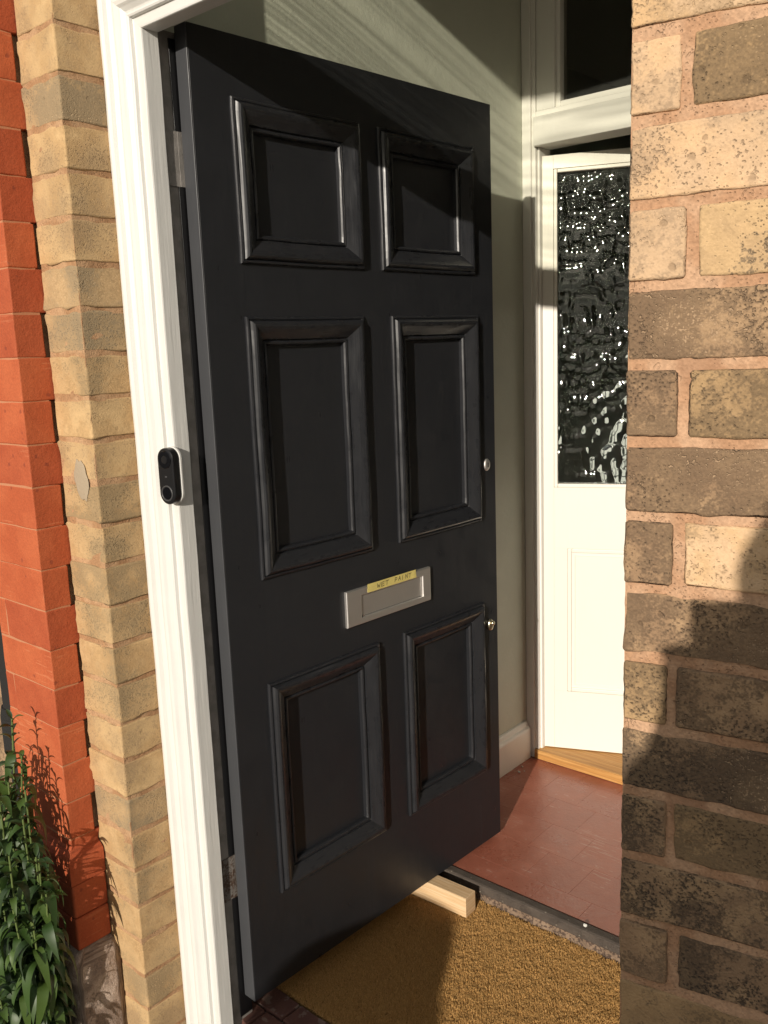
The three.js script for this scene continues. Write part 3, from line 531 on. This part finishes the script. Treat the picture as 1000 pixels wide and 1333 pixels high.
// ------------------------------------------------------------------ video doorbell on the frame
{
  const d = group('video_doorbell', 'slim black video doorbell fixed to the white door frame', 'doorbell', [0.0, 1.213, 0.0]);
  d.rotation.y = 0.12;
  const cap = (w, h, dep, z, bev) => { const r = w / 2 - bev, s = new THREE.Shape(); s.absarc(0, h / 2 - w / 2, r, 0, Math.PI); s.absarc(0, -h / 2 + w / 2, r, Math.PI, Math.PI * 2); const g = new THREE.ExtrudeGeometry(s, { depth: dep - 2 * bev, bevelEnabled: true, bevelSize: bev, bevelThickness: bev, bevelSegments: 3, curveSegments: 20 }); g.translate(0, 0, z + bev); return worldUV(g, 0.2); };
  part('back_plate', cap(0.045, 0.112, 0.006, 0.002, 0.0015), M.white, d);
  part('body', cap(0.043, 0.110, 0.018, 0.0082, 0.003), M.bell, d);
  const disc = (y, r, h, z, m, n) => { const g = new THREE.CylinderGeometry(r * 0.94, r, h, 32); g.rotateX(Math.PI / 2); g.translate(0, y, z + h / 2); return part(n, g, m, d); };
  disc(0.0325, 0.0175, 0.0012, 0.0262, M.bellGloss, 'camera_window'); disc(0.0325, 0.008, 0.001, 0.0275, M.bell, 'lens');
  const tor = new THREE.TorusGeometry(0.0142, 0.0016, 10, 40); tor.translate(0, -0.033, 0.0264); part('button_ring', tor, M.bellRing, d); disc(-0.033, 0.0115, 0.0012, 0.0262, M.bellGloss, 'button');
  part('sensor', rbox(-0.003, 0.003, -0.002, 0.001, 0.0262, 0.0268, 0.0003), M.bellRing, d);
}

// ------------------------------------------------------------------ inner screen: frame, transom, fanlight, threshold
{
  const O = [0.35, 0, ZI - 0.04];
  const f = group('inner_door_frame', 'off white inner door frame with transom and dark fanlight beside the sage green wall', 'door frame', O);
  const b = (n, mat, ...a) => { const g = rbox(...a, 0.003); g.translate(-O[0], -O[1], -O[2]); return part(numberedLocal(f, n), g, mat, f); };
  const ML = M.whiteInner, xr = 0.92;
  b('jamb', ML, WALLX + 0.0005, -0.118, 0.001, 2.88, ZI - 0.09, ZI); b('jamb_moulding', ML, -0.1185, -0.105, 0.001, 2.88, ZI - 0.089, ZI - 0.008); b('jamb_bead', ML, -0.1055, -0.098, 0.001, 2.033, ZI - 0.088, ZI - 0.02);
  b('jamb', ML, xr, 1.089, 0.001, 2.88, ZI - 0.09, ZI);
  b('transom', ML, -0.1045, xr, 2.033, 2.118, ZI - 0.088, ZI + 0.006); b('transom_moulding', ML, -0.1045, xr, 2.1185, 2.136, ZI - 0.085, ZI - 0.006);
  b('head', ML, -0.1045, xr, 2.80, 2.88, ZI - 0.088, ZI - 0.002);
  b('fanlight_stile', ML, -0.104, -0.04, 2.1365, 2.80, ZI - 0.07, ZI - 0.012); b('glazing_bead', ML, -0.0405, -0.026, 2.1365, 2.80, ZI - 0.066, ZI - 0.022); b('fanlight_stile', ML, xr - 0.06, xr, 2.1365, 2.80, ZI - 0.07, ZI - 0.012); b('fanlight_rail', ML, -0.026, xr - 0.06, 2.1365, 2.155, ZI - 0.066, ZI - 0.022);
  const pn = new THREE.PlaneGeometry(0.90, 0.66); pn.translate(0.415 - O[0], 2.47, ZI - 0.045 - O[2]);
  part('fanlight_pane', pn, new THREE.MeshPhysicalMaterial({ color: lin(0.5, 0.5, 0.46), transmission: 1, thickness: 0, roughness: 0.03, ior: 1.5 }), f);
  b('threshold', M.oak, -0.117, xr, 0.0012, 0.034, ZI - 0.42, ZI + 0.004);
}

// ------------------------------------------------------------------ inner door standing ajar
{
  const A = 0.41, W = 0.98, H = 1.97, T = 0.04;
  const d = group('inner_door', 'white inner door ajar with an upper pane of hammered obscure glass', 'door', [-0.0965, 0.0375, ZI - 0.034]);
  d.rotation.y = A;
  const b = (n, ...a) => part(n, rbox(...a, 0.0006), M.cream, d);
  const gx0 = 0.046, gx1 = 0.90, gy0 = 0.935, gy1 = 1.918, px0 = 0.078, px1 = 0.84, py0 = 0.21, py1 = 0.715;
  b('hinge_stile', 0, gx0 - 0.012, 0, H, -T, 0); b('lock_stile', gx1 + 0.012, W, 0, H, -T, 0);
  const bb = (n, ...a) => part(n, box(...a), M.cream, d);
  bb('top_rail', gx0 - 0.0118, gx1 + 0.0118, gy1 + 0.012, H, -T + 0.0004, -0.0001); bb('lock_rail', gx0 - 0.0118, gx1 + 0.0118, py1 + 0.001, gy0 - 0.012, -T + 0.0004, -0.0001); bb('bottom_rail', gx0 - 0.0118, gx1 + 0.0118, 0, py0, -T + 0.0004, -0.0001);
  bb('panel_stile', gx0 - 0.0118, px0, py0 + 0.0002, py1 + 0.0008, -T + 0.0006, -0.0002); bb('panel_stile_001', px1, gx1 + 0.0118, py0 + 0.0002, py1 + 0.0008, -T + 0.0006, -0.0002);
  b('panel', px0 - 0.0002, px1 + 0.0002, py0 - 0.0002, py1 + 0.0012, -T + 0.008, -0.008);
  const frm = (x0, x1, y0, y1, w, z0, z1, n) => { const L = [[x0, x0 + w, y0, y1], [x1 - w, x1, y0, y1], [x0 + w, x1 - w, y0, y0 + w], [x0 + w, x1 - w, y1 - w, y1]].map((q) => { const g = rbox(...q, z0, z1, 0.003); return g.index ? g.toNonIndexed() : g; }); return part(n, mergeGeometries(L), M.cream, d); };
  frm(px0, px1, py0, py1, 0.014, -0.009, -0.0025, 'panel_moulding'); frm(px0 + 0.022, px1 - 0.022, py0 + 0.022, py1 - 0.022, 0.004, -0.009, -0.0062, 'panel_fillet');
  frm(gx0 - 0.012, gx1 + 0.012, gy0 - 0.012, gy1 + 0.012, 0.012, -T + 0.002, -0.003, 'glazing_bead');
  // hammered glass: a relief of rounded cells
  const nx = 260, ny = 330, gw = gx1 - gx0, gh = gy1 - gy0, g = new THREE.PlaneGeometry(gw, gh, nx, ny), p = g.attributes.position;
  const PT = 14, pts = []; for (let i = 0; i < PT * PT; i++) pts.push([h3(i, 21, 5), h3(i, 22, 5)]);
  for (let i = 0; i < p.count; i++) {
    const u = (p.getX(i) + gw / 2) / 0.034, v = (p.getY(i) + gh / 2) / 0.042, xi = Math.floor(u), yi = Math.floor(v); let acc = 0;
    for (let dy = -2; dy <= 2; dy++) for (let dx = -2; dx <= 2; dx++) { const q = pts[((yi + dy + 700) % PT) * PT + ((xi + dx + 700) % PT)], ex = xi + dx + 0.12 + 0.76 * q[0] - u, ey = yi + dy + 0.12 + 0.76 * q[1] - v; acc += Math.exp(-11 * (ex * ex + ey * ey)); }
    p.setZ(i, 0.0085 * Math.log(acc) / 11 + 0.0003 * n3(u * 1.3, v * 1.3, 1));
  }
  g.deleteAttribute('normal'); g.deleteAttribute('uv');
  const back = new THREE.PlaneGeometry(gw, gh, nx, ny); back.deleteAttribute('normal'); back.deleteAttribute('uv'); const ix = back.index.array; for (let i = 0; i < ix.length; i += 3) { const q = ix[i]; ix[i] = ix[i + 1]; ix[i + 1] = q; } back.translate(0, 0, -0.008);
  const rim = [], row = nx + 1, quad = (a, b) => { const P = (k, G) => [G.attributes.position.getX(k), G.attributes.position.getY(k), G.attributes.position.getZ(k)]; const A = P(a, g), B2 = P(b, g), C2 = P(b, back), D2 = P(a, back); rim.push(...A, ...C2, ...B2, ...A, ...D2, ...C2); };
  for (let i = 0; i < nx; i++) { quad(i, i + 1); quad(ny * row + i + 1, ny * row + i); } for (let j = 0; j < ny; j++) { quad((j + 1) * row, j * row); quad(j * row + nx, (j + 1) * row + nx); }
  const rg = new THREE.BufferGeometry(); rg.setAttribute('position', new THREE.Float32BufferAttribute(rim, 3));
  g.computeVertexNormals(); back.computeVertexNormals(); rg.computeVertexNormals();
  const slab = mergeGeometries([g.toNonIndexed(), back.toNonIndexed(), rg]); slab.translate((gx0 + gx1) / 2, (gy0 + gy1) / 2, -0.018);
  part('glass_pane', slab, new THREE.MeshPhysicalMaterial({ color: lin(0.86, 0.93, 0.90), transmission: 1, thickness: 0.006, roughness: 0.04, ior: 1.52 }), d, 'hammered obscure glass');
}

// ------------------------------------------------------------------ coir doormat and the timber block
{
  const d = group('doormat', 'golden brown coir doormat set below the red tiled step', 'doormat', [0.45, MAT - 0.012, -0.475]);
  const x0 = -0.12, x1 = 1.03, z0 = -0.762, z1 = -0.192;
  const coir = std({ map: colorTex(512, (i, c) => { const y = (i / 512) | 0, x = i % 512, k = (y * 2) * N + x * 2; mixc(c, [0.19, 0.105, 0.035], [0.29, 0.17, 0.06], fC[k]); }), roughness: 1 });
  const bg = box(x0, x1, MAT - 0.0118, MAT - 0.004, z0, z1, 0.3); bg.translate(-0.45, -(MAT - 0.012), 0.475); part('backing', bg, coir, d);
  const blade = new THREE.CylinderGeometry(0.0004, 0.0007, 0.009, 4, 2); blade.translate(0, 0.0038, 0); const bp = blade.attributes.position; for (let i = 0; i < bp.count; i++) { const t = bp.getY(i) / 0.009; bp.setX(i, bp.getX(i) + 0.0022 * t * t); }
  const n = 240000, im = new THREE.InstancedMesh(blade, std({ color: lin(1, 1, 1), roughness: 0.9 }), n), m4 = new THREE.Matrix4(), q = new THREE.Quaternion(), eu = new THREE.Euler(), c = new THREE.Color();
  for (let i = 0; i < n; i++) {
    const x = rr(x0, x1), z = rr(z0, z1), tuft = fbm3(x * 70, 1, z * 70, 2), lean = 0.8 + 0.3 * tuft;
    eu.set(rr(-lean, lean), rr(0, 6.28), rr(-lean, lean)); q.setFromEuler(eu); const s = rr(0.6, 1.15) * (1 + 0.3 * tuft);
    m4.compose(V(x - 0.45, -0.004 + 0.0118 + 0.002 * tuft, z + 0.475), q, V(1, s, 1)); im.setMatrixAt(i, m4);
    const t = rnd(), k = 0.85 + 0.3 * rnd(); c.setRGB(mix(0.46, 0.68, t) * k, mix(0.255, 0.41, t) * k, mix(0.075, 0.15, t) * k); im.setColorAt(i, c);
  }
  im.name = 'pile'; im.userData = { kind: 'stuff' }; shadows(im); d.add(im);
  const bl = rbox(-0.105, 0.105, 0, 0.056, -0.023, 0.023, 0.0018, 0.25); const bu = bl.attributes.uv;
  const blk = single('timber_block', bl, M.pine, 'pale sawn timber block wedged under the open black door', 'wood block'); blk.position.set(0.071, MAT + 0.0025, -0.697); blk.rotation.y = 0.03;
}

// ------------------------------------------------------------------ crumbs of plaster on the floor
for (const [x, y, z, s] of [[-0.1, 0.003, -1.373, 0.0035], [-0.113, 0.003, -1.412, 0.003], [0.473, 0.006, -0.774, 0.004], [-0.09, 0.002, -1.39, 0.002]]) {
  const g = new THREE.IcosahedronGeometry(s, 1), p = g.attributes.position; for (let i = 0; i < p.count; i++) { const k = 1 + 0.35 * n3(p.getX(i) * 300 + x * 50, p.getY(i) * 300, p.getZ(i) * 300); p.setXYZ(i, p.getX(i) * k * 1.3, p.getY(i) * k * 0.8, p.getZ(i) * k); }
  g.computeVertexNormals(); const m = single('paint_flake', g, M.plaster, y > 0.005 ? 'white paint flake lying on the dark step edge' : 'small white paint flake on the red tiles beside the skirting', 'paint flake', y > 0.005 ? undefined : 'paint flakes by the skirting'); m.position.set(x, y, z);
}

// ------------------------------------------------------------------ leafy plants at the foot of the red pier
const leafMats = [[0.042, 0.088, 0.014], [0.030, 0.068, 0.011], [0.070, 0.125, 0.020], [0.022, 0.050, 0.010]].map((c) => new THREE.MeshPhysicalMaterial({ color: lin(...c), roughness: 0.5, transmission: 0.25, thickness: 0, side: THREE.DoubleSide }));
const stemMat = std({ color: lin(0.10, 0.14, 0.035), roughness: 0.7 });
function leafGeo(L, W, droop, fold) {
  const pos = [], idx = [], uv = [], n = 8;
  for (let i = 0; i <= n; i++) { const t = i / n, w = W * Math.pow(Math.sin(Math.PI * Math.pow(t * 0.96 + 0.03, 0.8)), 0.9), a = droop * t * t; const y = L * (t * 0.55 - a * 0.95), z = L * (t * (1 - 0.22 * droop * t)); pos.push(-w, y + fold * w, z, 0, y, z, w, y + fold * w, z); uv.push(0, t, 0.5, t, 1, t); }
  for (let i = 0; i < n; i++) for (let k = 0; k < 2; k++) { const a = i * 3 + k; idx.push(a, a + 1, a + 4, a, a + 4, a + 3); }
  const g = new THREE.BufferGeometry(); g.setAttribute('position', new THREE.Float32BufferAttribute(pos, 3)); g.setAttribute('uv', new THREE.Float32BufferAttribute(uv, 2)); g.setIndex(idx); g.computeVertexNormals(); return g;
}
const leafGeos = [leafGeo(0.062, 0.0088, 1.0, 0.35), leafGeo(0.072, 0.0102, 1.35, 0.3), leafGeo(0.05, 0.0085, 0.7, 0.4), leafGeo(0.080, 0.0105, 1.6, 0.25), leafGeo(0.038, 0.007, 0.4, 0.5)];
function plant(label, base, stems) {
  const g = group('leafy_plant', label, 'plant', base, undefined);
  for (const [tx, ty, tz, nl, bx = 0, bz = 0] of stems) {
    const c = new THREE.CatmullRomCurve3([V(bx, 0, bz), V(bx + (tx - bx) * 0.25, ty * 0.4, bz + (tz - bz) * 0.3), V(bx + (tx - bx) * 0.65, ty * 0.75, bz + (tz - bz) * 0.65), V(tx, ty, tz)]);
    part(numberedLocal(g, 'stem'), new THREE.TubeGeometry(c, 14, 0.0022, 6), stemMat, g);
    for (let i = 0; i < nl; i++) {
      const t = mix(0.22, 1, Math.pow(i / (nl - 1), 0.8)), p = c.getPointAt(t), top = t > 0.93, k = top ? (i % 2 ? 4 : 2) : Math.floor(rnd() * 4);
      const m = part(numberedLocal(g, 'leaf'), leafGeos[k], leafMats[Math.floor(rnd() * 4)], g); m.position.copy(p); m.rotation.order = 'YXZ'; m.rotation.set(top ? rr(-0.7, 0.1) : rr(-0.15, 0.5), i * 2.399 + rr(-0.3, 0.3), rr(-0.3, 0.3)); m.scale.setScalar(rr(0.75, 1.15) * (top ? 0.8 : 1));
    }
  }
}
const spray = (n, x0, x1, z0, z1, h0, h1, leaves) => Array.from({ length: n }, (_, i) => { const x = mix(x0, x1, (i + rr(0.1, 0.9)) / n), z = rr(z0, z1); return [x, rr(h0, h1), z, leaves, x * 0.4, z * 0.4]; });
plant('tall leafy green plant with drooping narrow leaves against the red pier', [-0.33, -0.2, 0.275], [[0.03, 0.915, -0.035, 58], [0.075, 0.85, -0.025, 56], ...spray(4, -0.05, 0.10, -0.02, 0.04, 0.74, 0.86, 46)]);
plant('bushy dark green plant filling the corner by the red plinth', [-0.27, -0.2, 0.30], spray(7, -0.09, 0.09, -0.03, 0.06, 0.52, 0.72, 42));
plant('short leafy green plant with bright whorled tip in front of the stone foot', [-0.19, -0.2, 0.285], [[0.02, 0.665, -0.005, 50], [0.045, 0.60, 0.0, 46], ...spray(5, -0.06, 0.05, -0.01, 0.05, 0.50, 0.60, 40)]);
plant('low spreading green plant in front of the short leafy plant', [-0.225, -0.2, 0.335], spray(7, -0.09, 0.045, -0.03, 0.06, 0.28, 0.45, 42));
plant('thin stemmed green plant between the tall plant and the short plant', [-0.235, -0.2, 0.265], spray(7, -0.06, 0.07, -0.02, 0.03, 0.60, 0.80, 42));
structure('garden_soil', rbox(-0.75, -0.085, -0.4, -0.2, 0.235, 0.75, 0.01, 0.5), std({ color: lin(0.05, 0.034, 0.022), roughness: 1, bumpMap: brickBump, bumpScale: 0.01 }));

// ------------------------------------------------------------------ photographer and added things outside the picture, for shadows and reflections
{ // unseen pot shape added to cast the rounded shadow on the doormat
  const pr = [[0, 0], [0.17, 0], [0.17, 0.03], [0.15, 0.06], [0.15, 0.30], [0.15, 0.6], [0.20, 0.65], [0.215, 0.69], [0.21, 0.725], [0.18, 0.745], [0.165, 0.79], [0.14, 0.825], [0.08, 0.842], [0, 0.846]];
  const g = new THREE.LatheGeometry(pr.map((q) => new THREE.Vector2(...q)), 40); g.computeVertexNormals(); worldUV(g, 0.5);
  const m = single('mat_shadow_caster', g, M.red2, 'unseen pot shaped shadow caster added on the garden path', 'shadow caster'); m.position.set(0.80, -0.2, 1.6);
}
{ // the photographer: the shadow on the right hand wall
  const fw = V(0, 0, -1).applyQuaternion(camera.quaternion), rt = V(1, 0, 0).applyQuaternion(camera.quaternion), upv = V(0, 1, 0).applyQuaternion(camera.quaternion);
  const at = (r, u, b) => CAM.clone().addScaledVector(rt, r).addScaledVector(upv, u).addScaledVector(fw, -b);
  const ph = group('mobile_phone', 'black mobile phone held up by the person taking the picture', 'phone', at(-0.0225, -0.063, 0.0085).toArray());
  ph.quaternion.copy(camera.quaternion);
  part('case', rbox(-0.0355, 0.0355, -0.073, 0.073, -0.004, 0.004, 0.0038), M.bell, ph);
  part('screen', rbox(-0.033, 0.033, -0.070, 0.070, 0.0041, 0.0046, 0.0002), M.bellGloss, ph);
  const H = V(CAM.x + 0.165, 1.505, CAM.z + 0.195), fx = V(-Math.sin(0.71948), 0, -Math.cos(0.71948)), rx = V(Math.cos(0.71948), 0, -Math.sin(0.71948));
  const B = (r, y, f) => V(H.x, 0, H.z).addScaledVector(rx, r).addScaledVector(fx, f).setY(y);
  const G = -0.2;
  const bones = []; // [a, b, ra, rb, colour]
  const bone = (a, b, ra, rb, c = 0) => bones.push([a, b, ra, rb, c]);
  const shL = B(-0.185, 1.315, -0.08), shR = B(0.185, 1.315, -0.08), wrL = at(-0.075, -0.125, 0.045), wrR = at(0.06, -0.15, 0.055), elL = V(1.435, 1.03, 1.36), elR = B(0.27, 0.98, 0.02);
  bone(B(0, 1.26, -0.10), B(0, 0.98, -0.09), 0.14, 0.13); bone(B(-0.12, 1.30, -0.05), B(0, 1.40, -0.06), 0.075, 0.06); bone(B(0.12, 1.30, -0.05), B(0, 1.40, -0.06), 0.075, 0.06); bone(B(-0.10, 1.25, 0.0), B(-0.12, 0.95, 0.0), 0.11, 0.11); bone(B(-0.07, 1.16, -0.09), B(-0.06, 0.82, -0.08), 0.115, 0.12); bone(B(0.07, 1.16, -0.09), B(0.06, 0.82, -0.08), 0.115, 0.12); bone(shL, shR, 0.075, 0.075);
  bone(B(-0.11, 1.33, 0.02), B(-0.02, 1.42, 0.0), 0.06, 0.055); bone(B(0, 1.32, -0.09), B(0, 1.42, -0.04), 0.058, 0.052, 2);
  for (const [sh, el, wr] of [[shL, elL, wrL], [shR, elR, wrR]]) { bone(sh, el, 0.07, 0.06); bone(el, wr, 0.056, 0.036); }
  bone(B(-0.16, 1.18, -0.05), B(-0.14, 0.66, -0.05), 0.115, 0.12); bone(V(1.475, 1.08, 1.37), B(-0.13, 0.80, -0.07), 0.085, 0.10); bone(V(1.50, 1.15, 1.38), B(-0.12, 0.66, -0.07), 0.07, 0.10);
  for (const sgn of [-1, 1]) { const hip = B(sgn * 0.085, 0.76, -0.08), kn = B(sgn * 0.11, 0.30, -0.05), an = B(sgn * 0.12, G + 0.09, -0.10), toe = B(sgn * 0.14, G + 0.045, 0.08); bone(hip, kn, 0.098, 0.066, 1); bone(kn, an, 0.062, 0.045, 1); bone(an.clone().setY(G + 0.05), toe, 0.047, 0.042, 3); }
  const seg = (p, a, b, ra, rb) => { const ab = b.clone().sub(a), t = clamp(p.clone().sub(a).dot(ab) / ab.lengthSq()); return p.distanceTo(a.clone().addScaledVector(ab, t)) - mix(ra, rb, t); };
  const smin = (a, b, k) => { const h = clamp(0.5 + 0.5 * (b - a) / k); return mix(b, a, h) - k * h * (1 - h); };
  const cols = [[0.03, 0.035, 0.055], [0.035, 0.045, 0.08], [0.52, 0.31, 0.21], [0.03, 0.025, 0.02]];
  function surface(list, k, lo, hi, n, extra) {
    const mc = new MarchingCubes(n, new THREE.MeshBasicMaterial(), false, false, 90000), size = Math.max(hi.x - lo.x, hi.y - lo.y, hi.z - lo.z) / 2, c = lo.clone().add(hi).multiplyScalar(0.5); mc.isolation = 0;
    const p = V(0, 0, 0);
    for (let z = 0; z < n; z++) for (let y = 0; y < n; y++) for (let x = 0; x < n; x++) {
      p.set((x - n / 2) / (n / 2), (y - n / 2) / (n / 2), (z - n / 2) / (n / 2)).multiplyScalar(size).add(c); let d = 9;
      for (const b of list) d = smin(d, seg(p, b[0], b[1], b[2], b[3]), k);
      if (extra) d = extra(p, d); mc.field[x + y * n + z * n * n] = -d;
    }
    mc.update(); const cnt = mc.count, pos = mc.positionArray.slice(0, cnt * 3), col = new Float32Array(cnt * 3);
    for (let i = 0; i < cnt; i++) {
      p.set(pos[i * 3], pos[i * 3 + 1], pos[i * 3 + 2]).multiplyScalar(size).add(c); p.toArray(pos, i * 3);
      let best = 9, cc = 0; for (const b of list) { const d = seg(p, b[0], b[1], b[2], b[3]); if (d < best) { best = d; cc = b[4]; } } col.set(cols[cc], i * 3);
    }
    const g = new THREE.BufferGeometry(); g.setAttribute('position', new THREE.BufferAttribute(pos, 3)); g.setAttribute('color', new THREE.BufferAttribute(col, 3)); g.computeVertexNormals(); return g;
  }
  const lo = V(1.12, G - 0.02, 0.80), hi = V(2.18, 1.56, 1.90), body = surface(bones, 0.03, lo, hi, 110);
  // head
  const hc = H.clone(), hd = (f, y, r) => hc.clone().addScaledVector(fx, f).addScaledVector(rx, r).add(V(0, y, 0));
  const head = [[hd(-0.015, 0.045, 0), hd(0.0, 0.02, 0), 0.092, 0.082, 2], [hd(0.02, -0.02, 0), hd(0.045, -0.075, 0), 0.066, 0.042, 2], [hd(0.085, 0.012, 0), hd(0.102, -0.022, 0), 0.008, 0.014, 2], [hd(-0.01, -0.06, 0), hd(-0.03, -0.14, 0), 0.052, 0.054, 2], [hd(0.072, -0.055, -0.018), hd(0.072, -0.055, 0.018), 0.012, 0.012, 2], [hd(-0.005, 0.0, -0.083), hd(-0.005, -0.03, -0.080), 0.014, 0.009, 2], [hd(-0.005, 0.0, 0.083), hd(-0.005, -0.03, 0.080), 0.014, 0.009, 2]];
  const sockets = [hd(0.098, 0.015, -0.032), hd(0.098, 0.015, 0.032)];
  const hg = surface(head, 0.018, hd(0, 0, 0).subScalar(0.2), hd(0, 0, 0).addScalar(0.2), 70, (p, d) => { for (const q of sockets) d = Math.max(d, -smin(p.distanceTo(q) - 0.016, 9, 0.01)); return d; });
  // hands: palm, four fingers folded on the phone edge, thumb
  const hands = [];
  for (const [sg, wr] of [[-1, wrL], [1, wrR]]) {
    const ex = sg < 0 ? -0.058 : 0.013, ph2 = [], T = (r, u, b) => at(ex + sg * r, u, b), L = [];
    L.push([wr, T(0.02, -0.105, 0.032), 0.026, 0.024, 2], [T(0.018, -0.10, 0.03), T(0.016, -0.055, 0.026), 0.02, 0.015, 2]);
    for (let i = 0; i < 4; i++) { const u = -0.055 - i * 0.019, s = [1, 1.06, 1, 0.82][i]; const k0 = T(0.018, u, 0.026), k1 = T(0.022 * s, u + 0.006, 0.004), k2 = T(0.006, u + 0.008, -0.0045 + 0.004), k3 = T(-0.012 * s, u + 0.008, -0.001); L.push([k0, k1, 0.0092, 0.0086, 2], [k1, k2, 0.0086, 0.0078, 2], [k2, k3, 0.0078, 0.0068, 2]); }
    L.push([T(0.012, -0.10, 0.034), T(0.006, -0.07, 0.032), 0.013, 0.0105, 2], [T(0.006, -0.07, 0.032), T(-0.012, -0.045, 0.024), 0.0105, 0.0085, 2]);
    const c = T(0.01, -0.085, 0.02); hands.push(surface(L, 0.006, c.clone().subScalar(0.085), c.clone().addScalar(0.085), 60));
  }
  const O = V(B(0, 0, -0.08).x, G, B(0, 0, -0.08).z), geo = mergeGeometries([body, hg, ...hands]); geo.translate(-O.x, -O.y, -O.z);
  const pg = group('person', 'person in dark jacket and jeans standing on the path holding up a phone', 'person', O.toArray());
  part('body', geo, std({ vertexColors: true, roughness: 0.8 }), pg);
  const hair = new THREE.SphereGeometry(0.104, 28, 20, 0, Math.PI * 2, 0, 1.75), hp = hair.attributes.position; for (let i = 0; i < hp.count; i++) { const k = 1 + 0.035 * fbm3(hp.getX(i) * 60, hp.getY(i) * 25, hp.getZ(i) * 60, 2); hp.setXYZ(i, hp.getX(i) * k, hp.getY(i) * k, hp.getZ(i) * k * 1.05); } hair.computeVertexNormals();
  hair.rotateX(-0.42); hair.rotateY(0.71948 + Math.PI); hair.rotateY(Math.PI); const hm = part('hair', hair, std({ color: lin(0.05, 0.03, 0.018), roughness: 0.7 }), pg); hm.position.copy(hd(-0.022, 0.05, 0)).sub(O);
  for (const r of [-0.032, 0.032]) { const e = new THREE.SphereGeometry(0.0125, 16, 12); const m = part(r < 0 ? 'eye' : 'eye_001', e, std({ color: lin(0.6, 0.56, 0.5), roughness: 0.2 }), pg); m.position.copy(hd(0.078, 0.015, r)).sub(O); }
}
{ // unseen foliage block added as something dark for the glass to reflect
  const h = group('added_hedge', 'unseen clipped green foliage added as a dark reflection for the glass', 'added_hedge', [2, -0.21, 12]);
  const hg = new THREE.BoxGeometry(16, 2.0, 0.8, 160, 20, 8), p = hg.attributes.position; for (let i = 0; i < p.count; i++) { const x = p.getX(i), y = p.getY(i), z = p.getZ(i), a = 0.12 * fbm3(x * 4, y * 4, z * 4, 3); p.setXYZ(i, x + a, y + a * 0.6 + 1.0, z + a); }
  hg.computeVertexNormals(); part('foliage', worldUV(hg, 0.5), std({ color: lin(0.045, 0.06, 0.02), roughness: 0.9, bumpMap: brickBump, bumpScale: 0.03 }), h);
}

renderer.render(scene, camera);
